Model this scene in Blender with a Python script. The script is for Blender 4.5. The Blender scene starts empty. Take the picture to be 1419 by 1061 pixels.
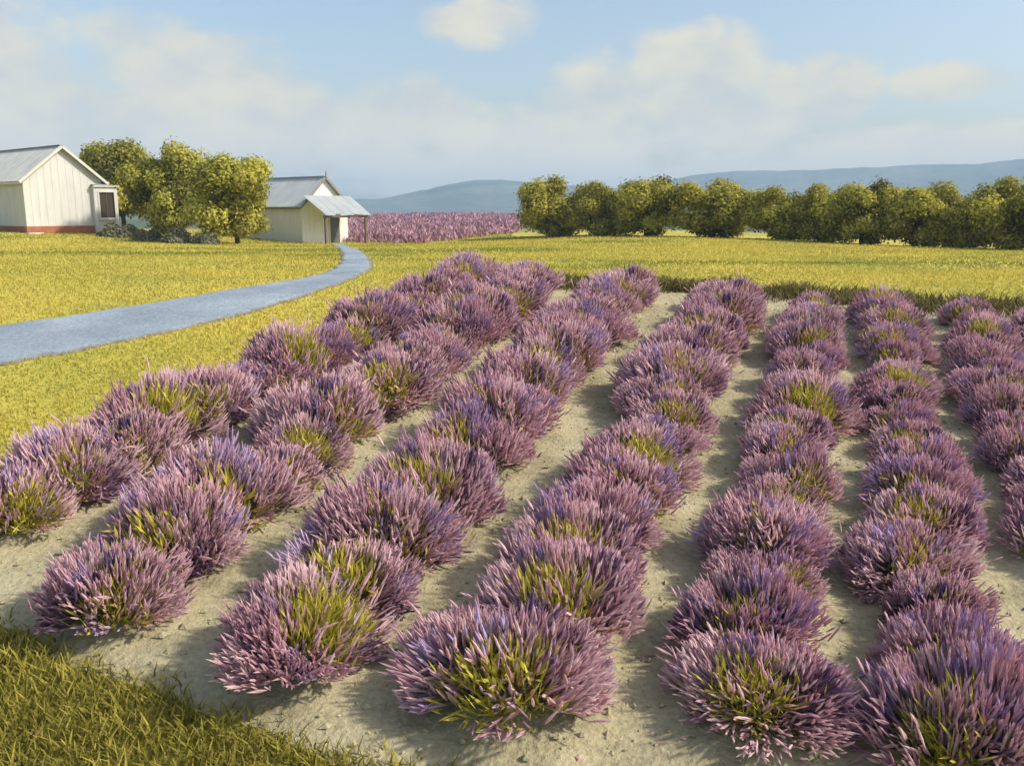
import bpy, bmesh, math, random
import numpy as np
from mathutils import Vector, Matrix

R = math.radians
scene = bpy.context.scene
col = scene.collection
rng = np.random.default_rng(7)
random.seed(7)

# ------------------------------------------------------------------ camera
CAM_Z = 1.7
cam_d = bpy.data.cameras.new('camera')
cam = bpy.data.objects.new('camera', cam_d)
col.objects.link(cam)
cam.location = (0, 0, CAM_Z)
cam.rotation_euler = (R(90 - 11.05), 0, 0)
cam_d.sensor_width = 36
cam_d.lens = 36 * 1229 / 1419
cam_d.clip_end = 20000
scene.camera = cam

# ------------------------------------------------------------------ sun, sky, exposure
SUN_AZ, SUN_EL = R(99), R(39)          # azimuth clockwise from +Y
sd = Vector((math.sin(SUN_AZ) * math.cos(SUN_EL), math.cos(SUN_AZ) * math.cos(SUN_EL), math.sin(SUN_EL)))
sun_d = bpy.data.lights.new('sun', 'SUN')
sun_d.energy = 2.75
sun_d.angle = R(3.0)
sun_d.color = (1.0, 0.93, 0.80)
sun = bpy.data.objects.new('sun', sun_d)
col.objects.link(sun)
sun.rotation_euler = (-sd).to_track_quat('-Z', 'Y').to_euler()
sun.location = (60, 0, 60)

world = bpy.data.worlds.new('World')
scene.world = world
world.use_nodes = True


class NT:
    """small helper that chains shader nodes"""
    def __init__(self, nt):
        self.nt = nt
        self.n = nt.nodes
        self.l = nt.links

    def node(self, typ, **kw):
        nd = self.n.new(typ)
        for k, v in kw.items():
            if k == 'inp':
                for i, val in v.items():
                    if isinstance(val, bpy.types.NodeSocket):
                        self.l.new(val, nd.inputs[i])
                    else:
                        nd.inputs[i].default_value = val
            else:
                setattr(nd, k, v)
        return nd

    def m(self, op, a, b=0.0, c=0.0, clamp=False):
        nd = self.node('ShaderNodeMath', operation=op, use_clamp=clamp, inp={0: a, 1: b, 2: c})
        return nd.outputs[0]

    def ss(self, x, lo, hi):
        nd = self.node('ShaderNodeMapRange', interpolation_type='SMOOTHSTEP', inp={0: x, 1: lo, 2: hi, 3: 0.0, 4: 1.0})
        return nd.outputs[0]

    def mix(self, f, a, b):
        nd = self.node('ShaderNodeMix', data_type='RGBA')
        for i, v in ((0, f), (6, a), (7, b)):
            if isinstance(v, bpy.types.NodeSocket):
                self.l.new(v, nd.inputs[i])
            else:
                nd.inputs[i].default_value = v if i == 0 else (*v, 1)
        return nd.outputs[2]

    def noise(self, vec, scale, detail=3, rough=.55):
        nd = self.node('ShaderNodeTexNoise', inp={'Scale': scale, 'Detail': detail, 'Roughness': rough})
        if vec is not None:
            self.l.new(vec, nd.inputs['Vector'])
        return nd.outputs[0]


def build_world():
    w = NT(world.node_tree)
    w.n.clear()
    out = w.node('ShaderNodeOutputWorld')
    bg = w.node('ShaderNodeBackground')
    w.l.new(bg.outputs[0], out.inputs[0])
    bg.inputs[1].default_value = 0.15
    sky = w.node('ShaderNodeTexSky', sky_type='NISHITA')
    sky.sun_disc = False
    sky.sun_elevation = SUN_EL
    sky.sun_rotation = SUN_AZ
    sky.altitude = 0
    sky.air_density = 1.1
    sky.dust_density = 2.4
    sky.ozone_density = 1.3
    tc = w.node('ShaderNodeTexCoord').outputs['Generated']
    sep = w.node('ShaderNodeSeparateXYZ', inp={0: tc})
    x, y, z = sep.outputs
    az = w.m('ARCTAN2', x, y)
    el = w.m('ARCSINE', z)
    # cloud space: azimuth, elevation (clouds lie flatter towards the horizon)
    cv = w.node('ShaderNodeCombineXYZ', inp={0: az, 1: w.m('MULTIPLY', el, 1.7), 2: 0.37}).outputs[0]
    n1 = w.noise(cv, 9.0, 6, .58)
    n2 = w.noise(cv, 3.1, 3, .5)
    # banks of cumulus: (azimuth, elevation, half width, half height) in degrees
    banks = [(-20.5, 8.4, 6.5, 2.9), (-28, 8.9, 5.5, 2.6), (-29, 5.2, 12, 3.4), (-15, 5.9, 9.5, 3.4), (-6.5, 5.9, 5.4, 3.1), (-18, 2.6, 22, 3.0),
             (-1.8, 10.9, 4.0, 2.0),
             (5.2, 6.6, 4.4, 3.0), (3, 4.2, 7.5, 2.5), (11.2, 7.9, 4.9, 3.0), (12, 5.4, 8, 2.6), (17.5, 6.8, 4.4, 2.4), (26, 6.9, 4.0, 1.3),
             (26, 3.4, 12, 1.7), (9, 1.8, 28, 2.3), (8.6, 3.9, 5, 2.4)]
    cur = None
    for a, e, ra, re in banks:
        da = w.m('MULTIPLY', w.m('SUBTRACT', az, R(a)), 1 / R(ra))
        de = w.m('MULTIPLY', w.m('SUBTRACT', el, R(e)), 1 / R(re))
        d = w.m('SUBTRACT', 1.0, w.m('ADD', w.m('MULTIPLY', da, da), w.m('MULTIPLY', de, de)))
        cur = d if cur is None else w.m('SMOOTH_MAX', cur, d, 0.35)
    cur = w.m('MAXIMUM', cur, -1.6)
    # the same kind of cloud goes on over the whole dome
    gen = w.m('MULTIPLY', w.m('SUBTRACT', n2, 0.56), 5.0)
    away = w.ss(el, R(13), R(20))
    away = w.m('MAXIMUM', away, w.ss(w.m('ABSOLUTE', az), R(34), R(42)))
    base = w.m('ADD', w.m('MULTIPLY', cur, w.m('SUBTRACT', 1.0, away)), w.m('MULTIPLY', gen, away))
    den = w.m('ADD', base, w.m('MULTIPLY', w.m('SUBTRACT', n1, 0.5), 3.0))
    mask = w.ss(den, 0.0, 0.80)
    soft = w.ss(w.m('ADD', el, w.m('MULTIPLY', n2, R(5))), R(2.0), R(7.5))
    mask = w.m('MULTIPLY', mask, w.m('ADD', 0.80, w.m('MULTIPLY', soft, 0.16)))
    # cloud tone: creamy where thick, grey-violet in the hollows
    tone = w.ss(w.m('ADD', w.noise(cv, 17.0, 4, .55), w.m('MULTIPLY', n1, 0.6)), 0.55, 1.05)
    cloud = w.mix(tone, (2.5, 2.58, 2.6), (3.3, 3.15, 2.55))
    lowair = w.ss(el, R(7.0), R(1.0))
    cloud = _mixl(w, w.m('MULTIPLY', lowair, .85), cloud, w.mix(n2, (3.5, 3.25, 3.05), (3.9, 3.55, 3.2)))
    hsv = w.node('ShaderNodeHueSaturation', inp={'Saturation': 0.92, 'Value': 0.72, 'Color': sky.outputs[0]})
    w.l.new(_mixl(w, mask, hsv.outputs[0], cloud), bg.inputs[0])


def _mixl(w, f, a, b):
    nd = w.node('ShaderNodeMix', data_type='RGBA', clamp_result=False)
    w.l.new(f, nd.inputs[0]); w.l.new(a, nd.inputs[6]); w.l.new(b, nd.inputs[7])
    return nd.outputs[2]


build_world()

vs = scene.view_settings
vs.view_transform = 'Standard'
vs.look = 'None'
vs.gamma = 1
vs.exposure = 0.80
vs.use_curve_mapping = False
scene.render.engine = 'CYCLES'
scene.cycles.use_denoising = True
scene.cycles.max_bounces = 4
scene.cycles.diffuse_bounces = 3
scene.cycles.glossy_bounces = 1
scene.cycles.transmission_bounces = 2
scene.cycles.volume_bounces = 0
scene.cycles.transparent_max_bounces = 4


# ------------------------------------------------------------------ helpers
def tag(o, label=None, cat=None, group=None, kind=None):
    if label: o['label'] = label
    if cat: o['category'] = cat
    if group: o['group'] = group
    if kind: o['kind'] = kind
    return o


def np_mesh(name, verts, faces, attrs=None, smooth=False):
    """verts (n,3), faces (m,k) with k fixed"""
    verts = np.asarray(verts, np.float32).reshape(-1, 3)
    faces = np.asarray(faces, np.int32)
    m, k = faces.shape
    me = bpy.data.meshes.new(name)
    me.vertices.add(len(verts)); me.vertices.foreach_set('co', verts.ravel())
    me.loops.add(m * k); me.loops.foreach_set('vertex_index', faces.ravel())
    me.polygons.add(m)
    me.polygons.foreach_set('loop_start', np.arange(0, m * k, k, dtype=np.int32))
    me.polygons.foreach_set('use_smooth', np.full(m, smooth, dtype=bool))
    me.update(calc_edges=True)
    for an, av in (attrs or {}).items():
        at = me.attributes.new(an, 'FLOAT', 'POINT')
        at.data.foreach_set('value', np.asarray(av, np.float32))
    me.validate()
    return me


def link(name, me, mat, parent=None, loc=None):
    o = bpy.data.objects.new(name, me)
    col.objects.link(o)
    if mat is not None and len(me.materials) == 0:
        me.materials.append(mat)
    if parent is not None:
        o.parent = parent
    if loc is not None:
        o.location = loc
    return o


def empty(name, loc=(0, 0, 0), rz=0.0, scale=None):
    o = bpy.data.objects.new(name, None)
    col.objects.link(o)
    o.location = loc
    o.rotation_euler = (0, 0, rz)
    if scale: o.scale = scale
    o.empty_display_size = .2
    return o


def S(x):
    x = np.clip(x, 0, 1)
    return x * x * (3 - 2 * x)


def vnoise(x, y, seed=0, octaves=3):
    """smooth value noise made on a lattice, -1..1"""
    x = np.asarray(x, float); y = np.asarray(y, float)
    tot = np.zeros(np.broadcast(x, y).shape); amp = 1.0; norm = 0
    for o in range(octaves):
        xi = np.floor(x).astype(np.int64); yi = np.floor(y).astype(np.int64)
        fx = x - xi; fy = y - yi
        fx = fx * fx * (3 - 2 * fx); fy = fy * fy * (3 - 2 * fy)

        def h(a, b):
            n = (a * 374761393 + b * 668265263 + (seed + o * 17) * 982451653) & 0xffffffff
            n = ((n ^ (n >> 13)) * 1274126177) & 0xffffffff
            return ((n ^ (n >> 16)) & 0xffff) / 32767.5 - 1
        v = (h(xi, yi) * (1 - fx) + h(xi + 1, yi) * fx) * (1 - fy) + (h(xi, yi + 1) * (1 - fx) + h(xi + 1, yi + 1) * fx) * fy
        tot = tot + v * amp; norm += amp
        amp *= .5; x = x * 2.03 + 11.3; y = y * 2.03 + 5.7
    return tot / norm


SLOPE = math.tan(R(8.25))
CREST = 20.5


def T(x, y):
    """height of the ground: the lavender slope rises to a crest, beyond it the land is nearly flat"""
    x = np.asarray(x, float); y = np.asarray(y, float)
    w = 0.9
    t = (CREST - np.maximum(y, 2.0)) / w
    z = -SLOPE * w * np.logaddexp(0, t)
    z = z - 0.62 * np.exp(-(((x + 9) / 13) ** 2 + ((y - 62) / 17) ** 2))
    z = z + 0.35 * np.exp(-(((x + 33) / 11) ** 2 + ((y - 60) / 13) ** 2))
    z = z + 0.65 * S((y - 72) / 70) * np.exp(-((x + 8) / 30) ** 2)
    z = z - 0.35 * S((x - 8) / 18) * S((y - 30) / 20) * (1 - S((y - 90) / 40))
    z = z - 4.5 * S((y - 138) / 160)
    bump = S((y - 20) / 8) + .35
    z = z + 0.05 * bump * vnoise(x / 5.5, y / 5.5, 3, 2) * S(1 - (np.hypot(x, y) - 150) / 60)
    return z


# ------------------------------------------------------------------ materials
MATS = {}


def new_mat(name):
    m = bpy.data.materials.new(name)
    m.use_nodes = True
    w = NT(m.node_tree)
    bsdf = m.node_tree.nodes['Principled BSDF']
    bsdf.inputs['Specular IOR Level'].default_value = 0.15
    MATS[name] = m
    return m, w, bsdf


def ramp(w, f, stops):
    nd = w.node('ShaderNodeValToRGB', inp={0: f})
    cr = nd.color_ramp
    while len(cr.elements) < len(stops):
        cr.elements.new(0.5)
    for e, (p, c) in zip(cr.elements, stops):
        e.position = p; e.color = (*c, 1)
    return nd.outputs[0]


def mat_leafy(name, stops, transl=0.25, rough=.75, zshift=None):
    """blades, leaves and petals: colour by a random value carried on each piece"""
    m, w, b = new_mat(name)
    at = w.node('ShaderNodeAttribute', attribute_name='rnd')
    c = ramp(w, at.outputs['Fac'], stops)
    w.l.new(c, b.inputs['Base Color'])
    b.inputs['Roughness'].default_value = rough
    tr = w.node('ShaderNodeBsdfTranslucent')
    w.l.new(c, tr.inputs[0])
    mx = w.node('ShaderNodeMixShader')
    mx.inputs[0].default_value = transl
    w.l.new(b.outputs[0], mx.inputs[1]); w.l.new(tr.outputs[0], mx.inputs[2])
    w.l.new(mx.outputs[0], w.n['Material Output'].inputs[0])
    return m


def mat_noise(name, stops, scale=1.0, detail=5, rough=.9, bump=0.3, bscale=30, fine=.35, stretch=None):
    m, w, b = new_mat(name)
    tc = w.node('ShaderNodeTexCoord').outputs['Object']
    if stretch:
        tc = w.node('ShaderNodeMapping', inp={0: tc, 3: stretch}).outputs[0]
    n = w.noise(tc, scale, detail, .6)
    n2 = w.noise(tc, bscale, 4, .6)
    f = w.m('ADD', w.m('MULTIPLY', n, 1 - fine), w.m('MULTIPLY', n2, fine))
    c = ramp(w, f, stops)
    w.l.new(c, b.inputs['Base Color'])
    b.inputs['Roughness'].default_value = rough
    if bump:
        bp = w.node('ShaderNodeBump', inp={'Strength': bump, 'Distance': 0.03, 'Height': n2})
        w.l.new(bp.outputs[0], b.inputs['Normal'])
    return m


M_FLOWER = mat_leafy('lavender_flowers', [(0.0, (.22, .12, .18)), (.3, (.53, .305, .365)), (.6, (.78, .50, .53)), (1.0, (.88, .66, .665))], .42)
_w = NT(M_FLOWER.node_tree)      # some tufts of flowers lean to blue-violet
_c = _w.n['Principled BSDF'].inputs['Base Color'].links[0].from_socket
_h = _w.node('ShaderNodeAttribute', attribute_name='hue').outputs['Fac']
_v = _w.node('ShaderNodeMix', data_type='RGBA', blend_type='MULTIPLY')
_w.l.new(_h, _v.inputs[0]); _w.l.new(_c, _v.inputs[6]); _v.inputs[7].default_value = (.62, .70, 1.15, 1)
_w.l.new(_v.outputs[2], _w.n['Principled BSDF'].inputs['Base Color'])
_w.l.new(_v.outputs[2], [q for q in _w.n if q.bl_idname == 'ShaderNodeBsdfTranslucent'][0].inputs[0])
M_STEM = mat_leafy('lavender_stems', [(0, (.09, .08, .04)), (1, (.22, .20, .10))], .2)
M_LEAF = mat_leafy('lavender_leaves', [(0, (.15, .13, .03)), (.5, (.42, .365, .055)), (1, (.68, .60, .10))], .25)
M_SOIL = mat_noise('pale_soil', [(.32, (.20, .175, .105)), (.46, (.335, .295, .18)), (.56, (.43, .38, .235)), (.72, (.53, .475, .31))], 1.1, 7, .95, .9, 18, .38)
M_GRASS_GROUND = mat_noise('dry_grass_ground', [(.34, (.22, .24, .045)), (.48, (.45, .395, .075)), (.64, (.59, .45, .09))], .22, 5, .95, .5, 9, .3, (1, .55, 1))
M_GRASS = mat_leafy('yellow_grass', [(0, (.22, .25, .05)), (.45, (.49, .43, .085)), (1, (.65, .53, .115))], .40)
M_GRASS_DARK = mat_leafy('olive_grass', [(0, (.12, .105, .02)), (.5, (.27, .235, .04)), (1, (.44, .38, .075))], .25)
M_WEED = mat_leafy('brown_weeds', [(0, (.10, .08, .035)), (.5, (.20, .17, .06)), (1, (.34, .28, .08))], .25)
M_PATH = mat_noise('blue_grey_gravel', [(.32, (.165, .205, .245)), (.48, (.25, .30, .35)), (.66, (.36, .41, .455))], .6, 7, .9, .7, 12, .38)
M_TREE = mat_leafy('tree_leaves', [(0, (.13, .13, .03)), (.5, (.37, .345, .06)), (1, (.60, .555, .095))], .35)
M_TREE2 = mat_leafy('hedge_tree_leaves', [(0, (.13, .12, .03)), (.5, (.38, .345, .06)), (1, (.64, .58, .095))], .35)
M_BARK = mat_noise('bark', [(.3, (.05, .04, .028)), (.7, (.12, .095, .07))], 6, 4, .95, .6, 30)
M_SHRUB = mat_leafy('grey_shrub_leaves', [(0, (.12, .12, .07)), (.5, (.21, .205, .125)), (1, (.31, .30, .19))], .2)
M_FARLAV = mat_leafy('far_lavender', [(0, (.26, .14, .18)), (.5, (.46, .27, .32)), (1, (.62, .41, .44))], .2)
M_WALL = mat_noise('cream_boards', [(.3, (.50, .495, .465)), (.5, (.59, .58, .545)), (.75, (.66, .65, .615))], 1.3, 4, .7, .15, 14, .3, (3, 3, .4))
M_WALL2 = mat_noise('shed_boards', [(.3, (.60, .60, .585)), (.7, (.74, .74, .72))], 1.6, 4, .7, .15, 14, .3, (3, 3, .4))
M_ROOF = mat_noise('weathered_roof_iron', [(.3, (.33, .35, .345)), (.5, (.43, .445, .43)), (.75, (.52, .53, .49))], 1.1, 5, .55, .1, 20, .3, (1, 1, 1))
M_ROOF2 = mat_noise('shed_roof_iron', [(.3, (.38, .415, .43)), (.7, (.52, .545, .545))], 1.1, 5, .5, .1, 20, .3)
M_TRIM = mat_noise('pale_trim', [(.3, (.52, .51, .45)), (.7, (.66, .64, .56))], 3, 3, .6, .05, 20)
M_DARKTRIM = mat_noise('grey_trim', [(.3, (.17, .17, .16)), (.7, (.27, .26, .24))], 3, 3, .7, .05, 20)
M_RED = mat_noise('red_footing', [(.3, (.27, .095, .06)), (.7, (.40, .18, .10))], 3, 4, .9, .3, 20)
M_GLASS, _w, _b = new_mat('window_glass')
_b.inputs['Base Color'].default_value = (.075, .058, .045, 1)
_b.inputs['Roughness'].default_value = .12
_b.inputs['Specular IOR Level'].default_value = .5
M_DOOR = mat_noise('dark_door', [(.3, (.08, .085, .085)), (.7, (.14, .145, .14))], 3, 3, .6, .1, 20)
M_POST = mat_noise('post_wood', [(.3, (.10, .075, .065)), (.7, (.21, .15, .125))], 4, 4, .85, .3, 30, .3, (4, 4, .5))
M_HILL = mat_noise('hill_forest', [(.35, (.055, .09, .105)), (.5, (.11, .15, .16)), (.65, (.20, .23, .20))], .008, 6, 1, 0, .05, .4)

# ------------------------------------------------------------------ ground
def graded(lo_far, lo, hi, hi_far, step, grow=1.18):
    mid = list(np.arange(lo, hi + 1e-6, step))
    a = [];  v = lo; s = step
    while v > lo_far:
        s *= grow; v -= s; a.append(max(v, lo_far))
    b = []; v = hi; s = step
    while v < hi_far:
        s *= grow; v += s; b.append(min(v, hi_far))
    return np.array(a[::-1] + mid + b)


def grid_mesh(name, X, Y, Z, smooth=True, attrs=None):
    ny, nx = X.shape
    idx = np.arange(nx * ny).reshape(ny, nx)
    f = np.stack([idx[:-1, :-1], idx[:-1, 1:], idx[1:, 1:], idx[1:, :-1]], -1).reshape(-1, 4)
    return np_mesh(name, np.stack([X, Y, Z], -1).reshape(-1, 3), f, attrs, smooth)


gx = graded(-3600, -45, 45, 3600, .5)
gy = graded(-400, 2, 85, 3600, .5)
GX, GY = np.meshgrid(gx, gy)


def olive_near(m):
    w = NT(m.node_tree)
    b = w.n['Principled BSDF']
    old = b.inputs['Base Color'].links[0].from_socket
    tc = w.node('ShaderNodeTexCoord').outputs['Object']
    y = w.node('ShaderNodeSeparateXYZ', inp={0: tc}).outputs[1]
    f = w.ss(w.m('ADD', y, w.m('MULTIPLY', w.noise(tc, 1.2, 3), 1.2)), 8.4, 10.0)
    near = _mixl(w, f, w.mix(w.noise(tc, 7, 4), (.13, .115, .025), (.28, .245, .05)), old)
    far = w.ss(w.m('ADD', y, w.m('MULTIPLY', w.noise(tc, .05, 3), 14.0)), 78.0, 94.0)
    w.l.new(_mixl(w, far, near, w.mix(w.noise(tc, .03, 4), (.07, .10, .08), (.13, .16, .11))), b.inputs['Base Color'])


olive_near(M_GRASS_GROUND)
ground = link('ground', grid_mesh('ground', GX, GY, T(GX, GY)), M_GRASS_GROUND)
tag(ground, 'yellow grassland sheet under fields and houses', None, None, 'structure')

# lavender rows: front and back ends of each row (x, y)
ROWS = [((-6.25, 6.6), (-0.95, 19.9)), ((-3.62, 7.35), (0.42, 19.5)), ((-1.80, 6.75), (2.38, 18.9)), ((0.02, 6.15), (4.50, 18.2)),
        ((1.78, 6.0), (6.00, 17.3)), ((3.10, 5.55), (7.25, 17.2)), ((4.55, 5.6), (8.68, 16.9)), ((6.2, 7.4), (10.0, 16.7))]

# bare soil of the lavender field: edges are uneven and sink under the turf
FRONT = [(-9, 11.2), (-6.6, 9.4), (-5.2, 7.85), (-4.57, 7.28), (-3.55, 6.70), (-2.4, 6.12), (-1.67, 5.82), (-.76, 5.50), (.5, 5.16), (2.3, 4.9), (4, 4.6), (12, 3.5)]
BACK = [(-9, 17), (-2.2, 20.9), (-1, 21.2), (0.2, 21.1), (3.4, 20.5), (6.38, 19.5), (10.7, 18.0), (14, 16.5)]
LEFT = [(4, -7.6), (6.6, -7.6), (11.4, -6.0), (15.7, -3.6), (20.6, -1.9), (22, -1.5)]   # (y, x)


def field_in(x, y):
    """signed distance-like value, positive inside the soil field"""
    f = np.interp(x, *zip(*FRONT)); b = np.interp(x, *zip(*BACK)); l = np.interp(y, *zip(*LEFT))
    return np.minimum(np.minimum(y - f, b - y), (x - l) * .92)


sx, sy = np.meshgrid(np.arange(-9, 13, .09), np.arange(3.2, 22.6, .09))
ins = field_in(sx, sy) + .22 * vnoise(sx * 1.1, sy * 1.1, 21, 3)
furrow = np.zeros_like(sx)
for (ax, ay), (bx_, by_) in ROWS:
    dx, dy = bx_ - ax, by_ - ay
    L = math.hypot(dx, dy)
    d = ((sx - ax) * dy - (sy - ay) * dx) / L
    t = ((sx - ax) * dx + (sy - ay) * dy) / L
    furrow = np.maximum(furrow, np.exp(-(d / .5) ** 2) * S((t + .8) / .6) * S((L + .8 - t) / .6))
sz = T(sx, sy) + np.clip(.05 * ins / .25, -.09, .05) + .09 * furrow * S(ins) + (.022 * vnoise(sx * 3, sy * 3, 5, 2) + .018 * vnoise(sx * 9, sy * 9, 6, 2)) * S(ins / .3)
soil = link('soil', grid_mesh('soil', sx, sy, sz), M_SOIL)
tag(soil, 'bare tan soil between the lavender rows', None, None, 'structure')


def soil_z(x, y):
    i = int(round((y - 3.2) / .09)); j = int(round((x + 9) / .09))
    i = min(max(i, 0), sz.shape[0] - 1); j = min(max(j, 0), sz.shape[1] - 1)
    return float(sz[i, j])


# ------------------------------------------------------------------ lane
def catmull(P, n):
    P = np.asarray(P, float)
    Q = np.vstack([2 * P[0] - P[1], P, 2 * P[-1] - P[-2]])
    out = []
    for i in range(1, len(Q) - 2):
        for t in np.linspace(0, 1, n, endpoint=False):
            out.append(.5 * (2 * Q[i] + (Q[i + 1] - Q[i - 1]) * t + (2 * Q[i - 1] - 5 * Q[i] + 4 * Q[i + 1] - Q[i + 2]) * t * t + (3 * Q[i] - Q[i - 1] - 3 * Q[i + 1] + Q[i + 2]) * t ** 3))
    out.append(Q[-2])
    return np.array(out)


LANE = catmull([(-17.5, 9.5, 1.5), (-12.5, 13.1, 1.45), (-9.1, 15.9, 1.35), (-7.1, 17.7, 1.25), (-5.45, 20.0, 1.0), (-4.7, 22.6, .72), (-4.85, 27.5, .58), (-6.6, 37, .5), (-9.2, 49, .45), (-11.6, 59.6, .45)], 24)


def lane_dist(x, y):
    """distance to the lane's edge, negative on the lane"""
    x = np.asarray(x); y = np.asarray(y)
    best = np.full(x.shape, 1e9)
    for i in range(0, len(LANE)):
        best = np.minimum(best, np.hypot(x - LANE[i, 0], y - LANE[i, 1]) - LANE[i, 2])
    return best


def build_lane():
    c = LANE
    d = np.gradient(c[:, :2], axis=0); d /= np.linalg.norm(d, axis=1)[:, None]
    nrm = np.stack([-d[:, 1], d[:, 0]], 1)
    us = np.concatenate([np.linspace(-1.15, -.8, 6), np.linspace(-.6, .6, 7), np.linspace(.8, 1.15, 6)])
    X = c[:, 0:1] + nrm[:, 0:1] * us * c[:, 2:3]
    Y = c[:, 1:2] + nrm[:, 1:2] * us * c[:, 2:3]
    edge = (1 - np.abs(us))[None, :] * c[:, 2:3] + .10 * vnoise(X * 1.7, Y * 1.7, 40, 3)
    Z = T(X, Y) + np.clip(edge * .3, -.08, .045) + .008 * vnoise(X * 4, Y * 4, 41, 2)
    w = NT(M_PATH.node_tree); b = w.n['Principled BSDF']
    old = b.inputs['Base Color'].links[0].from_socket
    at = w.node('ShaderNodeAttribute', attribute_name='edge').outputs['Fac']
    nz = w.noise(w.node('ShaderNodeTexCoord').outputs['Object'], 3.0, 4)
    f = w.ss(w.m('ADD', at, w.m('MULTIPLY', nz, .22)), .10, .30)
    w.l.new(_mixl(w, f, w.mix(nz, (.13, .10, .055), (.26, .20, .11)), old), b.inputs['Base Color'])
    o = link('path', grid_mesh('path', X, Y, Z, attrs={'edge': edge.ravel()}), M_PATH)
    tag(o, 'blue grey gravel lane curving to the small shed', None, None, 'structure')


build_lane()


# ------------------------------------------------------------------ grasses
def blades(px, py, pz, h, wd, lean=.5, rnd=None, seed=1):
    """one bent blade (two quads tapering) per point -> verts, quad faces, attrs"""
    r = np.random.default_rng(seed)
    n = len(px)
    a = r.uniform(0, 2 * np.pi, n)
    bx, by = np.cos(a) * wd / 2, np.sin(a) * wd / 2
    la = r.uniform(0, 2 * np.pi, n)
    lx, ly = np.cos(la) * h * lean * r.uniform(.2, 1, n), np.sin(la) * h * lean * r.uniform(.2, 1, n)
    P = np.stack([px, py, pz], 1)
    B = np.stack([bx, by, np.zeros(n)], 1)
    mid = P + np.stack([lx * .3, ly * .3, h * .55], 1)
    top = P + np.stack([lx, ly, h], 1)
    V = np.stack([P - B, P + B, mid + B * .85, mid - B * .85, top + B * .25, top - B * .25], 1).reshape(-1, 3)
    i = np.arange(n)[:, None] * 6
    F = np.stack([i + [0, 1, 2, 3], i + [3, 2, 4, 5]], 1).reshape(-1, 4)
    if rnd is None:
        rnd = r.uniform(0, 1, n)
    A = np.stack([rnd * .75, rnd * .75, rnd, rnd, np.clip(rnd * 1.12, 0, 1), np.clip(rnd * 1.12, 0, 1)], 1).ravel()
    return V, F, {'rnd': A}


def build_grass():
    r = np.random.default_rng(11)
    # the meadow on the bank and beyond the crest
    n = 250000
    u = r.uniform(0, 1, n)
    d = 11.0 * (75 / 11.0) ** (u ** 1.0)
    a = r.uniform(R(-36), R(36), n)
    x, y = d * np.sin(a), d * np.cos(a)
    keep = (field_in(x, y) < .05 + .12 * r.normal(size=n)) & (lane_dist(x, y) > -.03 + .11 * r.normal(size=n)) & (y > 8) & ~((y < 12) & (x > -5)) & ~((x > 5) & (y < 14)) & ~((x > 0) & (y > 66.5 - 20 * (x - 3) / 22))
    x, y, d = x[keep], y[keep], d[keep]
    big = vnoise(x / 4.5, y / 2.4, 50, 3)
    green = vnoise(x / 7, y / 2.6, 51, 2)
    h = (.04 + .0009 * d) * (1 + .6 * big) * r.uniform(.5, 1.4, len(x))
    wd = .010 + .0008 * d
    rnd = np.clip(.58 + .62 * big - .85 * np.maximum(green - .05, 0) + r.normal(0, .09, len(x)), 0, 1)
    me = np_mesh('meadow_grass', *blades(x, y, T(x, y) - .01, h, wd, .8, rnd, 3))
    tag(link('meadow_grass', me, M_GRASS), 'short sunlit yellow meadow grass around the field', 'grass', None, 'stuff')

    # dark olive turf in the near corner in front of the rows
    n = 95000
    x = r.uniform(-8, 1.5, n); y = r.uniform(3.6, 10.5, n)
    f = np.interp(x, *zip(*FRONT))
    keep = (y < f + .02 + .16 * vnoise(x * 1.3, y * 1.3, 60, 2) + .10 * r.normal(size=n)) & (y > f - 3.4)
    x, y = x[keep], y[keep]
    c = vnoise(x * 2.2, y * 2.2, 61, 3)
    h = .11 * (1 + .6 * c) * r.uniform(.5, 1.4, len(x))
    rnd = np.clip(.48 + .40 * c + r.normal(0, .2, len(x)), 0, 1)
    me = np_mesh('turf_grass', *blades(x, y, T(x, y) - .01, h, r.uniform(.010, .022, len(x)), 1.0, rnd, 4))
    tag(link('turf_grass', me, M_GRASS_DARK), 'dark olive tufted grass in front of the dirt headland', 'grass', None, 'stuff')

    # brownish weeds along the far edge of the soil
    n = 16000
    x = r.uniform(-2.2, 13, n)
    b = np.interp(x, *zip(*BACK))
    y = b + r.normal(-.25, .33, n)
    c = vnoise(x * 1.6, y * 1.6, 70, 2)
    k = c > -.35
    x, y, c = x[k], y[k], c[k]
    h = .23 * (1 + .5 * c) * r.uniform(.4, 1.3, len(x))
    rnd = np.clip(.40 + .35 * c + r.normal(0, .2, len(x)), 0, 1)
    me = np_mesh('weed_strip', *blades(x, y, T(x, y) - .01, h, r.uniform(.02, .045, len(x)), .9, rnd, 5))
    tag(link('weed_strip', me, M_WEED), 'brown green weeds along the far edge of the lavender', 'weeds', None, 'stuff')


build_grass()


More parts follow.
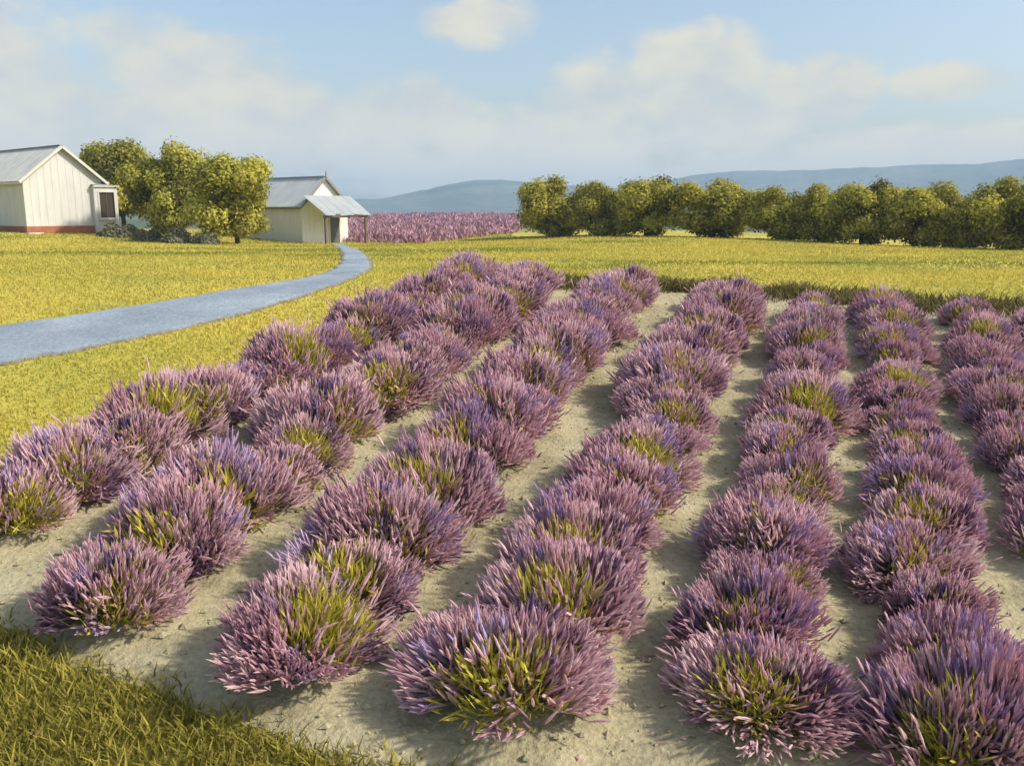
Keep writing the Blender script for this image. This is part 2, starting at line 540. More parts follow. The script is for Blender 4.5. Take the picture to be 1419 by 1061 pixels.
# ------------------------------------------------------------------ lavender bushes
def spikes(base, tip, rad, rnd, sides=4):
    """tapered flower heads from base to tip: rings at 0, .3, .75 and a point"""
    n = len(base)
    ax = tip - base
    L = np.linalg.norm(ax, axis=1, keepdims=True)
    ax = ax / L
    ref = np.where(np.abs(ax[:, 2:3]) < .8, np.array([[0, 0, 1.]]), np.array([[1., 0, 0]]))
    u = np.cross(ax, ref); u /= np.linalg.norm(u, axis=1, keepdims=True)
    v = np.cross(ax, u)
    rings = []
    for t, k in ((0, .35), (.32, 1.0), (.72, .8)):
        c = base + ax * L * t
        for s in range(sides):
            a = 2 * np.pi * s / sides + t * 1.3
            rings.append(c + (u * math.cos(a) + v * math.sin(a)) * rad[:, None] * k)
    rings.append(tip)
    V = np.stack(rings, 1)
    m = 3 * sides + 1
    i = (np.arange(n) * m)[:, None, None]
    f = []
    for q in range(2):
        for s in range(sides):
            a, b = q * sides + s, q * sides + (s + 1) % sides
            f.append([a, b, b + sides]); f.append([a, b + sides, a + sides])
    for s in range(sides):
        f.append([2 * sides + s, 2 * sides + (s + 1) % sides, 3 * sides])
    F = (i + np.array(f)[None]).reshape(-1, 3)
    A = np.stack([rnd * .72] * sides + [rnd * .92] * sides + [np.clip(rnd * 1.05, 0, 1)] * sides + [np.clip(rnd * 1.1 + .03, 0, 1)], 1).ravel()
    return V.reshape(-1, 3), F, {'rnd': A}


def unit(th, ph):
    return np.stack([np.sin(th) * np.cos(ph), np.sin(th) * np.sin(ph), np.cos(th)], 1)


def bush_meshes(seed, leafy, nsp=4200):
    r = np.random.default_rng(seed)
    H, Rr = .60, .66
    # tufts: groups of flower heads that share a lean, a length and a tone
    nt = 85
    tth = np.arccos(r.uniform(.06, 1, nt)); tph = r.uniform(0, 2 * np.pi, nt)
    ttone = np.clip(r.normal(.63, .31, nt), .0, 1)
    tlen = r.uniform(.80, 1.16, nt)
    # leafy opening towards -Y where the green cushion shows through
    gap_ph = -np.pi / 2 + r.uniform(-.8, .8)
    gap = unit(np.array([R(r.uniform(36, 68))]), np.array([gap_ph]))[0]
    k = r.integers(0, nt, nsp)
    d = unit(tth[k], tph[k]) + r.normal(0, .145, (nsp, 3))
    d[:, 2] = np.maximum(d[:, 2], -.02)
    d /= np.linalg.norm(d, axis=1, keepdims=True)
    lump = 1 + .10 * np.sin(3 * tph[k] + seed) * np.sin(tth[k])
    out = np.clip(1 - r.exponential(.11, nsp), .5, 1.06) * tlen[k] * lump * np.where(r.uniform(0, 1, nsp) < .05, r.uniform(1.06, 1.22, nsp), 1)
    hit = (d @ gap) > math.cos(R(25 + 24 * leafy))
    keep = ~(hit & (r.uniform(0, 1, nsp) < .62 + .33 * leafy))
    d, out, k = d[keep], out[keep], k[keep]
    tip = d * out[:, None] * np.array([Rr, Rr, H])
    # two or three crowns grown together make the outline uneven
    nc = 3
    cc = np.stack([r.uniform(-.20, .20, nc), r.uniform(-.20, .20, nc), np.zeros(nc)], 1)
    cs = r.uniform(.62, 1.0, nc); cs[0] = 1.0; cc[0] *= .3
    csel = np.argmax((unit(tth, tph) @ (cc * [1, 1, 0]).T) + r.normal(0, .05, (nt, nc)), 1)[k]
    tip = tip * (.80 + .22 * cs[csel])[:, None] + cc[csel] * np.array([1, 1, 1])
    tip[:, 2] *= (.72 + .30 * cs[csel])
    tip[:, 2] += .04
    n = len(tip)
    L = r.uniform(.11, .22, n)
    axd = d * np.array([1, 1, 1.15]) + np.array([0, 0, .30]) + r.normal(0, .24, (n, 3))
    axd /= np.linalg.norm(axd, axis=1, keepdims=True)
    base = tip - axd * L[:, None]
    low = np.clip((tip[:, 2] - .05) / .30, 0, 1)
    inner = np.clip((out - .62) / .3, 0, 1)
    tone = np.clip(ttone[k] + r.normal(0, .10, n), 0, 1)
    base[:, 2] = np.maximum(base[:, 2], .015)
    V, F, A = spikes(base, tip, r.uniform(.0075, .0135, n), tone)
    thue = np.where(r.uniform(0, 1, nt) < .15, r.uniform(.4, .95, nt), r.uniform(0, .08, nt))
    A['hue'] = np.repeat(thue[k], len(V) // n)
    fl = np_mesh('flower_spikes', V, F, A)
    # stems from the crown of the plant
    root = d * np.array([.22, .22, .05]) * r.uniform(.3, 1, (n, 1)) + np.array([0, 0, .02])
    sel = r.uniform(0, 1, n) < .4
    sb, st = root[sel], (base + axd * .02)[sel]
    st_me = np_mesh('stems', *spikes(sb, st, np.full(len(sb), .0045), r.uniform(0, 1, len(sb)), 3))
    # leaves: cushion in the middle plus a bright tuft in the opening
    nl = 700
    ld = unit(np.arccos(r.uniform(.0, 1, nl)), r.uniform(0, 2 * np.pi, nl))
    lr = r.uniform(.35, .88, nl)
    ng = int(300 + 620 * leafy)
    gap2 = unit(np.array([R(r.uniform(15, 50))]), np.array([r.uniform(-2.6, -.3)]))[0]
    gd = np.where(r.uniform(0, 1, (ng, 1)) < .74, gap, gap2) + r.normal(0, .32 + .12 * leafy, (ng, 3)); gd[:, 2] = np.maximum(gd[:, 2], .03)
    gd /= np.linalg.norm(gd, axis=1, keepdims=True)
    gr = r.uniform(.60, 1.06, ng)
    dd = np.vstack([ld, gd]); rr = np.concatenate([lr, gr])
    tp = dd * rr[:, None] * np.array([Rr, Rr, H * .95]); tp[:, 2] += .03
    la = dd + np.array([0, 0, .35]) + r.normal(0, .3, (nl + ng, 3)); la /= np.linalg.norm(la, axis=1, keepdims=True)
    ln = np.concatenate([r.uniform(.10, .17, nl), r.uniform(.12, .24, ng)])
    bs = tp - la * ln[:, None]; bs[:, 2] = np.maximum(bs[:, 2], .01); tp[:, 2] = np.maximum(tp[:, 2], .02)
    sd_ = np.cross(la, r.normal(size=(nl + ng, 3))); sd_ /= np.linalg.norm(sd_, axis=1, keepdims=True)
    wv = np.concatenate([r.uniform(.006, .010, nl), r.uniform(.007, .0135, ng)])[:, None]
    mid = (bs + tp) / 2
    V = np.stack([bs, mid + sd_ * wv, tp, mid - sd_ * wv], 1).reshape(-1, 3)
    F = (np.arange(nl + ng) * 4)[:, None] + np.arange(4)
    tone = np.concatenate([np.clip(r.normal(.30, .15, nl), 0, 1), np.clip(r.normal(.66, .22, ng), 0, 1)])
    lv = np_mesh('leaves', V, F, {'rnd': np.repeat(tone, 4)})
    return fl, st_me, lv


VAR = [bush_meshes(100 + i, lf) for i, lf in enumerate([.35, .55, .15, .8, .45, .1, .65, 1.0, .3, .5])]
ORD = ['first', 'second', 'third', 'fourth', 'fifth', 'sixth', 'seventh', 'eighth', 'ninth', 'tenth', 'eleventh', 'twelfth', 'thirteenth', 'fourteenth', 'fifteenth', 'sixteenth', 'seventeenth', 'eighteenth', 'nineteenth', 'twentieth', 'twenty-first', 'twenty-second', 'twenty-third', 'twenty-fourth']


def bush(x, y, rz, tilt, sc, var, label):
    t = empty('lavender_bush', (x, y, soil_z(x, y) - .015), rz, sc)
    t.rotation_euler = (tilt[0], tilt[1], rz)
    tag(t, label, 'lavender', 'lavender bushes planted in rows')
    fl, st, lv = VAR[var]
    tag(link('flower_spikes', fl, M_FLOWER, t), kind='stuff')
    tag(link('stems', st, M_STEM, t), kind='stuff')
    tag(link('leaves', lv, M_LEAF, t), kind='stuff')
    return t


# hand-set front plants of a row: distance along the row, width factor, variant
FRONT_SET = {2: [(0.0, .92, 0), (.9, 1.12, 2)], 3: [(0.0, .95, 3), (.85, .94, 7), (1.65, 1.08, 5)], 4: [(0.05, 1.14, 1), (.95, 1.05, 6)], 5: [(.1, .92, 6), (.9, .88, 4)], 6: [(.1, .98, 4), (.9, .86, 9)]}


def plant_rows():
    rr = random.Random(5)
    for ri, (a, b) in enumerate(ROWS, 1):
        L = math.hypot(b[0] - a[0], b[1] - a[1])
        dx, dy = (b[0] - a[0]) / L, (b[1] - a[1]) / L
        spots = list(FRONT_SET.get(ri, []))
        t = spots[-1][0] + .8 if spots else 0
        last = None
        while t < L + .25:
            v = rr.choice([q for q in (0, 1, 2, 3, 4, 5, 6, 8, 9) if q != last]); last = v
            spots.append((t, rr.uniform(.78, 1.10) * (.80 if ri > 5 else .86 if ri > 4 else 1.06 if ri < 4 else 1.0), v))
            t += rr.uniform(.62, .88)
        for i, (t, s, v) in enumerate(spots):
            side = rr.uniform(-.13, .13)
            x, y = a[0] + dx * t + dy * side, a[1] + dy * t - dx * side
            sc = (s * rr.uniform(.92, 1.10), s * rr.uniform(.92, 1.10), s * rr.uniform(.86, 1.2))
            rz = -math.atan2(x, y) + rr.uniform(-.45, .45)
            # leave out plants the picture shows nothing of
            if abs(x) / max(y, .1) > .68 or (ri == 8 and i < 6):
                continue
            look = ['mauve lavender bush', 'olive-tufted lavender bush', 'dense mauve lavender bush', 'broadly green-tufted lavender bush', 'leafy mauve lavender bush', 'full mauve lavender bush', 'green-tufted lavender bush', 'half-bare yellow-green lavender bush', 'uneven mauve lavender bush', 'loose mauve lavender bush'][v]
            tilt = (rr.uniform(-.12, .12), rr.uniform(-.12, .12))
            bush(x, y, rz, tilt, sc, v, f'{look}, {ORD[len(spots) - 1 - i]} from the meadow end of the {ORD[ri - 1]} row from the lane')


plant_rows()


# ------------------------------------------------------------------ clods of earth and fallen petals on the soil
def litter(name, n, size, mat, label, cat, seed, flat):
    r = np.random.default_rng(seed)
    x = r.uniform(-7.5, 11, n); y = 4.6 + 14 * r.uniform(0, 1, n) ** 1.6
    k = field_in(x, y) > .1
    x, y = x[k], y[k]; n = len(x)
    z = np.array([soil_z(a, b) for a, b in zip(x, y)])
    s = size * np.exp(r.normal(0, .45, n))
    base = np.array([[1, 0, 0], [0, 1, 0], [-1, 0, 0], [0, -1, 0], [.1, .1, 1], [0, 0, -.6]])
    V = base[None] * r.uniform(.6, 1.3, (n, 6, 1))
    a = r.uniform(0, 6.28, n); c, q = np.cos(a)[:, None], np.sin(a)[:, None]
    X = V[..., 0] * c - V[..., 1] * q * .7; Y = V[..., 0] * q + V[..., 1] * c * .7
    P = np.stack([X * s[:, None] + x[:, None], Y * s[:, None] + y[:, None], V[..., 2] * s[:, None] * flat + z[:, None] + .2 * flat * s[:, None]], -1).reshape(-1, 3)
    f = np.array([[0, 1, 4], [1, 2, 4], [2, 3, 4], [3, 0, 4], [1, 0, 5], [2, 1, 5], [3, 2, 5], [0, 3, 5]])
    F = ((np.arange(n) * 6)[:, None, None] + f[None]).reshape(-1, 3)
    me = np_mesh(name, P, F, {'rnd': np.repeat(r.uniform(.2, 1, n), 6), 'hue': np.zeros(n * 6)})
    tag(link(name, me, mat), label, cat, None, 'stuff')


litter('soil_clods', 9000, .020, M_SOIL, 'small crumbs of dry earth strewn over the soil', 'soil crumbs', 91, .7)
litter('fallen_petals', 5000, .010, M_FLOWER, 'fallen mauve petals strewn between the rows', 'petals', 92, .3)

# ------------------------------------------------------------------ distant lavender
def far_lavender():
    r = np.random.default_rng(31)
    n = 60000
    y = 61 + 75 * r.uniform(0, 1, n) ** 1.25
    x = r.uniform(-.30, .075, n) * y
    left, right = -.172 * y, (.012 * y - .2)
    ph = (y * .97 + x * .35) / 3.4
    row = np.exp(-(((ph - np.floor(ph)) - .5) / .26) ** 2)
    lump = .5 + .5 * vnoise(x / 1.1, y / 1.6, 80, 2)
    ed = vnoise(x / 3, y / 3, 81, 2)
    keep = (x > left - 4) & (x < right + .8 * ed) & (r.uniform(0, 1, n) < .25 + row) & (y > 63.0 + 1.0 * ed - .10 * (x + 10)) & (y > 64 + 1.9 * (x + 5.5 + ed))
    x, y, row, lump = x[keep], y[keep], row[keep], lump[keep]
    n = len(x)
    zt = T(x, y) + (.12 + .62 * row * (.55 + .6 * lump)) * r.uniform(.35, 1.05, n)
    P = np.stack([x, y, zt], 1)
    d = np.stack([r.normal(0, .4, n), r.normal(0, .4, n), r.uniform(.5, 1.2, n)], 1)
    d /= np.linalg.norm(d, axis=1, keepdims=True)
    Lg = r.uniform(.16, .34, n)[:, None]
    s = np.cross(d, r.normal(size=(n, 3))); s /= np.linalg.norm(s, axis=1, keepdims=True)
    w = r.uniform(.05, .11, n)[:, None]
    V = np.stack([P - d * Lg, P + s * w, P + d * Lg, P - s * w], 1).reshape(-1, 3)
    F = (np.arange(n) * 4)[:, None] + np.arange(4)
    tone = np.clip(.25 + .55 * lump * row + r.normal(0, .16, n), 0, 1)
    tag(link('distant_lavender', np_mesh('distant_lavender', V, F, {'rnd': np.repeat(tone, 4)}), M_FARLAV), 'distant mauve lavender field below the blue hills', 'lavender field', None, 'stuff')


far_lavender()


# ------------------------------------------------------------------ trees
def tube(P, rad, sides=7):
    P = np.asarray(P, float); n = len(P)
    d = np.gradient(P, axis=0); d /= np.linalg.norm(d, axis=1)[:, None]
    ref = np.array([1., 0, 0]) if abs(d[0, 0]) < .8 else np.array([0, 1., 0])
    u = np.cross(d, ref); u /= np.linalg.norm(u, axis=1)[:, None]; v = np.cross(d, u)
    V = []
    for s in range(sides):
        a = 2 * np.pi * s / sides
        V.append(P + (u * math.cos(a) + v * math.sin(a)) * np.asarray(rad)[:, None])
    V = np.stack(V, 1).reshape(-1, 3)
    F = []
    for i in range(n - 1):
        for s in range(sides):
            t = (s + 1) % sides
            F.append([i * sides + s, i * sides + t, (i + 1) * sides + t, (i + 1) * sides + s])
    return V, np.array(F)


def tree_meshes(seed, rx, h, nleaf=11000, lsize=.17, low=.10):
    """crown of leaf clumps round the limb ends; returns (trunk mesh, crown mesh)"""
    r = np.random.default_rng(seed)
    tv, tf, off = [], [], 0

    def add(P, rad, s=7):
        nonlocal off
        V, F = tube(P, rad, s)
        tv.append(V); tf.append(F + off); off += len(V)
    fork = h * .22
    add([(0, 0, -.2), (.03, .02, fork * .5), (0, .05, fork), (.1, 0, h * .45), (.05, .05, h * .7)], [.17, .14, .125, .08, .03])
    nb = 34
    cz = h * (low + (1 - low) * .5); rz = h * (1 - low) * .5
    cl = []
    while len(cl) < nb:
        p = r.uniform(-1, 1, 3)
        q = np.linalg.norm(p)
        if q > .86 or q < .25: continue
        cl.append(np.array([p[0] * rx, p[1] * rx, cz + p[2] * rz]))
    cl = np.array(cl)
    # rounder top: lift clumps near the axis, drop those at the rim
    cr = r.uniform(.24, .42, nb) * rx
    for i in range(0, nb, 3):
        c = cl[i]
        st = np.array([0, .03, fork * r.uniform(.8, 1.3)])
        mid = (st + c) / 2 + np.array([0, 0, .15 * h]) * r.uniform(-.3, .6)
        add([st, mid, c], [.06, .04, .012], 5)
    tr = np_mesh('trunk', np.vstack(tv), np.vstack(tf), None, True)
    k = r.integers(0, nb, nleaf)
    d = r.normal(size=(nleaf, 3)); d /= np.linalg.norm(d, axis=1, keepdims=True)
    rad = cr[k] * np.clip(r.uniform(0, 1, nleaf) ** .35, .3, 1) * (1 + .18 * r.normal(size=nleaf))
    P = cl[k] + d * rad[:, None] * np.array([1, 1, .9])
    ok = P[:, 2] > .06
    P, d, k = P[ok], d[ok], k[ok]; n = len(P)
    nrm = d + r.normal(0, .38, (n, 3)) + np.array([0, 0, .25]); nrm /= np.linalg.norm(nrm, axis=1, keepdims=True)
    a = np.cross(nrm, r.normal(size=(n, 3))); a /= np.linalg.norm(a, axis=1, keepdims=True)
    b = np.cross(nrm, a)
    s = lsize * r.uniform(.6, 1.35, n)[:, None]
    V = np.stack([P - a * s, P + b * s * .62 + nrm * s * .12, P + a * s, P - b * s * .62 + nrm * s * .12], 1).reshape(-1, 3)
    F = (np.arange(n) * 4)[:, None] + np.arange(4)
    ct = r.normal(.54, .20, nb)
    tone = np.clip(ct[k] + r.normal(0, .16, n), 0, 1)
    cw = np_mesh('crown', V, F, {'rnd': np.repeat(tone, 4)})
    return tr, cw


def tree(x, y, var, sc, rz, label, mat, group):
    t = empty('broadleaf_tree', (x, y, float(T(x, y)) - .02), rz, sc)
    tag(t, label, 'tree', group)
    tr, cw = var
    link('trunk', tr, M_BARK, t)
    tag(link('crown', cw, mat, t), kind='stuff')


# three big trees between the house and the shed
TL = [tree_meshes(301 + i, 2.6, 5.8, 34000, .105, .04) for i in range(3)]
tree(-27.6, 64.0, TL[0], (1.12, 1.12, 1.14), .4, 'tall olive tree partly behind the white house', M_TREE, 'trees between house and shed')
tree(-21.6, 57.0, TL[1], (1.02, 1.02, 1.02), 2.0, 'olive green tree between two other trees beside the house', M_TREE, 'trees between house and shed')
tree(-16.2, 53.0, TL[2], (1.02, 1.02, .92), 4.0, 'rounded yellow-green tree next to the small shed', M_TREE, 'trees between house and shed')

# row of trees beyond the meadow on the right
TR = [tree_meshes(401 + i, 2.45, 4.4, 27000, .105, -.02) for i in range(4)]
HEDGE = [(762, 245, 88), (828, 254, 78), (893, 247, 90), (983, 243, 104), (1078, 258, 88), (1135, 257, 76), (1188, 252, 84), (1262, 246, 100), (1326, 260, 82), (1395, 248, 100), (1470, 250, 100)]
HORIZ = 290.5
for i, (px, top, wpx) in enumerate(HEDGE):
    dep = 66 - 20 * (px - 762) / 640
    x = (px - 709.5) / 1229 * dep / 1.0
    k = dep / 1229
    z0 = float(T(x, dep))
    hh = CAM_Z + (HORIZ - top) * k * 1.03 - z0
    sc = wpx * k / 4.3
    tree(x, dep, TR[i % 4], (sc, sc, hh / 4.45), i * 1.3 + .5,
         f'{["round leafy", "low bushy", "broad leafy", "domed leafy"][i % 4]} tree, {ORD[i]} along the far tree line from the distant lavender', M_TREE2, 'trees lining the far side of the meadow')


# low grey shrubs at the feet of the three trees
def shrub_mesh(seed, rx, h, n=2200):
    r = np.random.default_rng(seed)
    d = r.normal(size=(n, 3)); d[:, 2] = np.abs(d[:, 2]); d /= np.linalg.norm(d, axis=1, keepdims=True)
    P = d * np.array([rx, rx * .7, h]) * (r.uniform(.3, 1, n) ** .4)[:, None] * (1 + .18 * np.sin(d[:, 0:1] * 7 + seed))
    nrm = d + r.normal(0, .6, (n, 3)); nrm /= np.linalg.norm(nrm, axis=1, keepdims=True)
    a = np.cross(nrm, r.normal(size=(n, 3))); a /= np.linalg.norm(a, axis=1, keepdims=True); b = np.cross(nrm, a)
    s = .085 * r.uniform(.6, 1.4, n)[:, None]
    V = np.stack([P - a * s, P + b * s * .6, P + a * s, P - b * s * .6], 1).reshape(-1, 3)
    V[:, 2] = np.maximum(V[:, 2], .0)
    return np_mesh('foliage', V, (np.arange(n) * 4)[:, None] + np.arange(4), {'rnd': np.repeat(np.clip(r.normal(.5, .22, n), 0, 1), 4)})


SH = [shrub_mesh(500 + i, 1.15, .85) for i in range(2)]
for i, (x, y, s, lab) in enumerate([(-24.3, 55.4, 1.0, 'grey green shrub beside the house extension'), (-21.6, 53.2, .85, 'low grey green shrub under the middle tree'),
                                    (-19.2, 51.6, 1.0, 'grey green shrub between the middle and rounded trees'), (-17.3, 50.6, .75, 'small grey green shrub under the rounded tree')]):
    t = empty('shrub', (x, y, float(T(x, y)) - .02), i * .9, (s * 1.15, s, s))
    tag(t, lab, 'shrub', 'shrubs under the trees')
    tag(link('foliage', SH[i % 2], M_SHRUB, t), kind='stuff')


# ------------------------------------------------------------------ buildings
def bm_obj(name, verts, faces, mat, parent, bevel=0):
    me = bpy.data.meshes.new(name)
    me.from_pydata([tuple(v) for v in verts], [], faces)
    bm = bmesh.new(); bm.from_mesh(me)
    bmesh.ops.recalc_face_normals(bm, faces=bm.faces)
    if bevel:
        bmesh.ops.bevel(bm, geom=list(bm.edges), offset=bevel, segments=1, affect='EDGES')
    bm.to_mesh(me); bm.free()
    return link(name, me, mat, parent)


def box(name, lo, hi, mat, parent, bevel=.008):
    (a, b, c), (d, e, f) = lo, hi
    v = [(a, b, c), (d, b, c), (d, e, c), (a, e, c), (a, b, f), (d, b, f), (d, e, f), (a, e, f)]
    return bm_obj(name, v, [(0, 1, 2, 3), (4, 7, 6, 5), (0, 4, 5, 1), (1, 5, 6, 2), (2, 6, 7, 3), (3, 7, 4, 0)], mat, parent, bevel)


def beam(name, p, q, w, h, mat, parent):
    """rectangular bar between two points (w across, h up)"""
    p, q = Vector(p), Vector(q)
    d = (q - p).normalized()
    side = d.cross(Vector((0, 0, 1)))
    if side.length < 1e-4: side = Vector((1, 0, 0))
    side.normalize(); up = side.cross(d)
    v = [e + side * (sx_ * w / 2) + up * (su * h / 2) for e in (p, q) for sx_, su in ((-1, -1), (1, -1), (1, 1), (-1, 1))]
    return bm_obj(name, v, [(0, 1, 2, 3), (4, 7, 6, 5), (0, 4, 5, 1), (1, 5, 6, 2), (2, 6, 7, 3), (3, 7, 4, 0)], mat, parent, .006)


def sheet(name, p0, along, down, length, run, mat, parent, pitch=.19, amp=.028, thick=.02):
    """one corrugated roofing sheet: starts at p0, is `length` wide along the ridge and runs down the slope"""
    p0, along, down = Vector(p0), Vector(along).normalized(), Vector(down).normalized()
    up = along.cross(down); up = up if up.z > 0 else -up
    n = max(6, int(length / pitch * 4))
    V = []
    for s in range(2):
        for t in (0, run):
            for i in range(n + 1):
                u = length * i / n
                V.append(p0 + along * u + down * t + up * (amp * math.sin(2 * math.pi * u / pitch) + amp + (thick if s == 0 else 0)))
    F = []
    m = n + 1
    for i in range(n):
        F.append((i, i + 1, m + i + 1, m + i))
        F.append((2 * m + i, 3 * m + i, 3 * m + i + 1, 2 * m + i + 1))
        F.append((m + i, m + i + 1, 3 * m + i + 1, 3 * m + i))
        F.append((i, 2 * m + i, 2 * m + i + 1, i + 1))
    F.append((0, m, 3 * m, 2 * m)); F.append((n, 2 * m + n, 3 * m + n, m + n))
    return bm_obj(name, V, F, mat, parent)


def gable_walls(par, w, l, eave, apex, base, mat, th=.12):
    """four walls as parts; local frame: gable in the plane y=0 looking to -Y, the building runs to +Y"""
    hw = w / 2
    v = []
    for y in (0, th):
        v += [(-hw, y, base), (hw, y, base), (hw, y, eave), (0, y, apex), (-hw, y, eave)]
    F = [(0, 1, 2, 3, 4), (9, 8, 7, 6, 5)] + [(i, (i + 1) % 5, 5 + (i + 1) % 5, 5 + i) for i in range(5)]
    bm_obj('gable_wall', v, F, mat, par)
    bm_obj('gable_wall', [(a, b + l - th, c) for a, b, c in v], F, mat, par)
    box('side_wall', (-hw, th + .002, base), (-hw + th, l - th - .002, eave), mat, par, 0)
    box('side_wall', (hw - th, th + .002, base), (hw, l - th - .002, eave), mat, par, 0)


def gable_roof(par, w, l, eave, apex, over, gover, mat, trim, width=.80, lift=.02):
    """corrugated sheets on both slopes, ridge cap, barge boards and eave fascia"""
    hw = w / 2
    root = bpy.data.objects.new('roof', None)
    col.objects.link(root); root.parent = par
    slope = Vector((hw, 0, eave - apex)); ln = slope.length
    for sgn in (-1, 1):
        d = Vector((sgn * hw, 0, eave - apex)).normalized()
        run = ln + over
        y = -gover
        while y < l + gover - .05:
            wd = min(width, l + gover - y)
            sheet('roof_sheet', (0, y + .002, apex + lift + .03), (0, 1, 0), d, wd - .006, run, mat, root)
            y += width
        e = Vector((0, 0, apex + .03)) + d * (run - .03)
        beam('fascia', (e.x, -gover + .05, e.z - .06), (e.x, l + gover - .05, e.z - .06), .03, .13, trim, root)
        for yy in (-gover - .02, l + gover + .02):
            a = Vector((sgn * .012, yy, apex + .02)); b = a + d * run
            beam('barge_board', a, b, .035, .17, trim, root)
    beam('ridge_cap', (0, -gover, apex + .125), (0, l + gover, apex + .125), .26, .035, mat, root)
    return root


def place(name, x, y, ang, label, cat):
    t = empty(name, (x, y, float(T(x, y))), ang)
    return tag(t, label, cat)


# local -Y must look along the gable normal
def ang_of(nx, ny):
    return math.atan2(nx, -ny)


# white house, gable towards the light
hs = place('white_house', -28.4, 57.5, ang_of(.77, -.64), 'cream white house with grey iron roof and lean-to window', 'house')
W, Lh, EV, AP = 4.9, 13.0, 3.35, 5.35
gable_walls(hs, W, Lh, EV, AP, .48, M_WALL)
gable_roof(hs, W, Lh, EV, AP, .38, .30, M_ROOF, M_TRIM)
box('footing', (-W / 2 - .04, -.05, -.6), (W / 2 + .04, Lh + .04, .477), M_RED, hs, .01)
for i in range(1, 11):       # upright cover battens on the gable
    xx = -W / 2 + W * i / 11
    top = EV + (AP - EV) * (1 - abs(xx) / (W / 2)) - .10
    box('batten', (xx - .02, -.012, .49), (xx + .02, -.002, top), M_WALL, hs, 0)
for xx in (-W / 2 - .01, W / 2 - .09):
    box('corner_board', (xx, -.03, .49), (xx + .10, -.003, EV - .05), M_TRIM, hs, .005)
# lean-to on the right with the dark window
ex0, ex1, ey = 1.75, 3.30, -.30
box('lean_to_wall', (ex0, ey, .05), (ex0 + .32, 3.0, 3.0), M_WALL, hs, 0)
box('lean_to_wall', (ex1 - .22, ey, .05), (ex1, 3.0, 3.0), M_WALL, hs, 0)
box('lean_to_wall', (ex0 + .322, ey, .05), (ex1 - .222, ey + .12, .98), M_WALL, hs, 0)
box('lean_to_wall', (ex0 + .322, ey, 2.62), (ex1 - .222, ey + .12, 3.0), M_WALL, hs, 0)
wn = box('window', (ex0 + .322, ey + .07, .982), (ex1 - .222, ey + .10, 2.618), M_GLASS, hs, 0)
for lo, hi in (((ex0 + .24, ey - .03, .90), (ex0 + .34, ey - .003, 2.70)), ((ex1 - .24, ey - .03, .90), (ex1 - .14, ey - .003, 2.70)),
               ((ex0 + .343, ey - .03, 2.60), (ex1 - .243, ey - .003, 2.70))):
    box('window_frame', lo, hi, M_TRIM, wn, .004)
box('window_sill', (ex0 + .22, ey - .08, .82), (ex1 - .12, ey - .002, .897), M_TRIM, wn, .005)
box('glazing_bar', (ex0 + .80, ey + .04, .985), (ex0 + .835, ey + .067, 2.615), M_DOOR, wn, 0)
sheet('lean_to_roof', (ex0 - .05, ey - .12, 3.06), (0, 1, 0), (1, 0, -.06), 3.2, ex1 - ex0 + .16, M_ROOF, hs)
box('lean_to_fascia', (ex0 - .05, ey - .10, 2.93), (ex1 + .10, ey - .033, 3.05), M_TRIM, hs, .006)
box('doorstep', (-2.6, -.62, -.3), (-1.7, -.10, .10), M_TRIM, hs, .02)

# small shed with a porch roof on two posts
shx, shy = -12.75, 61.6
sh = place('garden_shed', shx, shy, ang_of(.77, -.64), 'small pale shed with peaked roof, porch awning and dark door', 'shed')
W, Ls, EV, AP = 3.9, 7.5, 2.55, 4.35
gable_walls(sh, W, Ls, EV, AP, -.3, M_WALL2)
rf = gable_roof(sh, W, Ls, EV, AP, .30, .22, M_ROOF2, M_DARKTRIM)
beam('finial', (0, -.26, AP - .12), (0, -.26, AP + .42), .07, .07, M_DARKTRIM, rf)
dr = box('door', (.35, -.05, 0.0), (1.15, -.004, 1.80), M_DOOR, sh, .01)
for lo, hi in (((.26, -.07, 0), (.346, -.005, 1.88)), ((1.154, -.07, 0), (1.24, -.005, 1.88)), ((.348, -.07, 1.803), (1.152, -.005, 1.885))):
    box('door_frame', lo, hi, M_TRIM, dr, .004)
# porch: sheets fan a little, wider at the wall than at the front beam
PJ, PZ0, PZ1 = 2.15, 3.12, 1.90
aw = bpy.data.objects.new('awning', None); col.objects.link(aw); aw.parent = sh
nsh = 5
for i in range(nsh):
    x0 = -W / 2 - .05 + (W + .1) * i / nsh
    sheet('awning_sheet', (x0 + .003, -.26, PZ0 + .02 * (i % 2)), (1, 0, 0), (.10 * (1 - 2 * (i + .5) / nsh), -PJ, PZ1 - PZ0), (W + .1) / nsh - .006, math.hypot(PJ, PZ0 - PZ1) + (.10, -.04, .06, .0, .08)[i], M_ROOF2, aw)
box('porch_beam', (-W / 2 + .05, -2.28, 1.74), (W / 2 - .05, -2.16, 1.865), M_POST, sh, .006)
for xx in (-W / 2 + .18, W / 2 - .30):
    beam('post', (xx, -2.22, -.55), (xx, -2.22, 1.737), .13, .13, M_POST, sh)


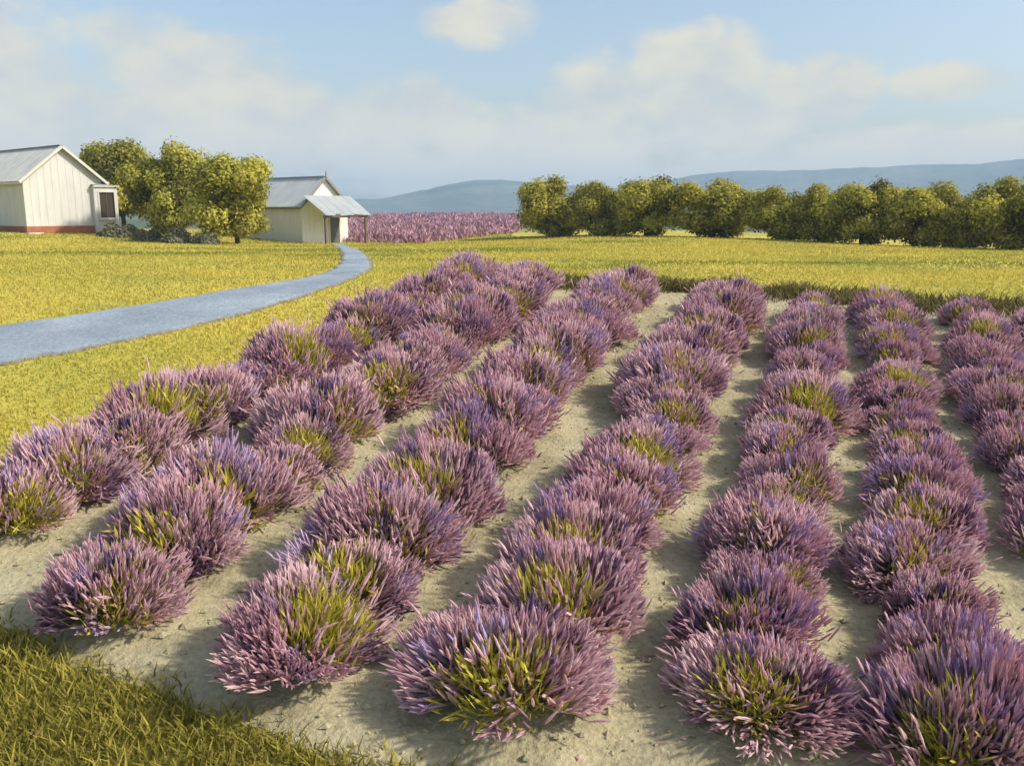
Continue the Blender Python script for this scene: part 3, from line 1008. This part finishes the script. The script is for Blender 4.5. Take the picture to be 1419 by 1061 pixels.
# ------------------------------------------------------------------ hills
def hill(name, label, pts, dist, nominal, depth, seed, rough):
    """ridge whose skyline follows pts (bearing in degrees, height in m); a real body falling to front and back"""
    az = np.linspace(pts[0][0], pts[-1][0], 420)
    ht = np.interp(az, *zip(*pts)) * dist / nominal
    ht = np.convolve(np.pad(ht, 3, mode='edge'), np.ones(7) / 7, 'valid')
    ht = ht + 1.6 * vnoise(az * 1.7, az * 0, seed + 3, 4)
    v = np.linspace(-1, 1, 41)
    A, Vv = np.meshgrid(R(1) * az, v)
    Rr = dist + depth * Vv
    X, Y = Rr * np.sin(A), Rr * np.cos(A)
    prof = np.cos(Vv * np.pi / 2) ** 1.3
    Z = ht[None, :] * prof * (1 + rough * vnoise(X / 160, Y / 160, seed, 4) * (1 - prof * .75)) - 6.5
    o = link(name, grid_mesh(name, X, Y, Z), M_HILL)
    tag(o, label, None, None, 'structure')


hill('hills', 'long blue hill behind the distant lavender', [(-48, 34), (-38, 48), (-30, 38), (-20, 30), (-12, 30), (-10, 33), (-8, 36), (-5.5, 55), (-3, 76), (-1.2, 83), (0.5, 78), (4, 66), (8, 55), (14, 45), (20, 30), (30, 20)], 1750, 2200, 420, 90, .25)
hill('far_hills', 'violet blue ridge behind the tree line', [(-10, 10), (0, 40), (6, 75), (9, 95), (11.5, 118), (14, 128), (18, 128), (22, 135), (25, 138), (27, 136), (29.5, 150), (33, 150), (40, 140), (50, 120)], 2250, 2900, 300, 91, .2)

# ------------------------------------------------------------------ air
hz = bpy.data.meshes.new('haze')
bm = bmesh.new(); bmesh.ops.create_cube(bm, size=1.0)
bm.to_mesh(hz); bm.free()
ho = link('haze', hz, None)
ho.scale = (7600, 7600, 132)
ho.location = (0, 0, 66 - 9)
hm = bpy.data.materials.new('haze_air'); hm.use_nodes = True
w = NT(hm.node_tree); w.n.clear()
o_ = w.node('ShaderNodeOutputMaterial')
pv = w.node('ShaderNodeVolumePrincipled')
pv.inputs['Color'].default_value = (.58, .80, 1.0, 1)
pv.inputs['Density'].default_value = 0.00042
w.l.new(pv.outputs[0], o_.inputs['Volume'])
hz.materials.append(hm)
tag(ho, 'thin blue haze over the land', 'haze', None, 'stuff')
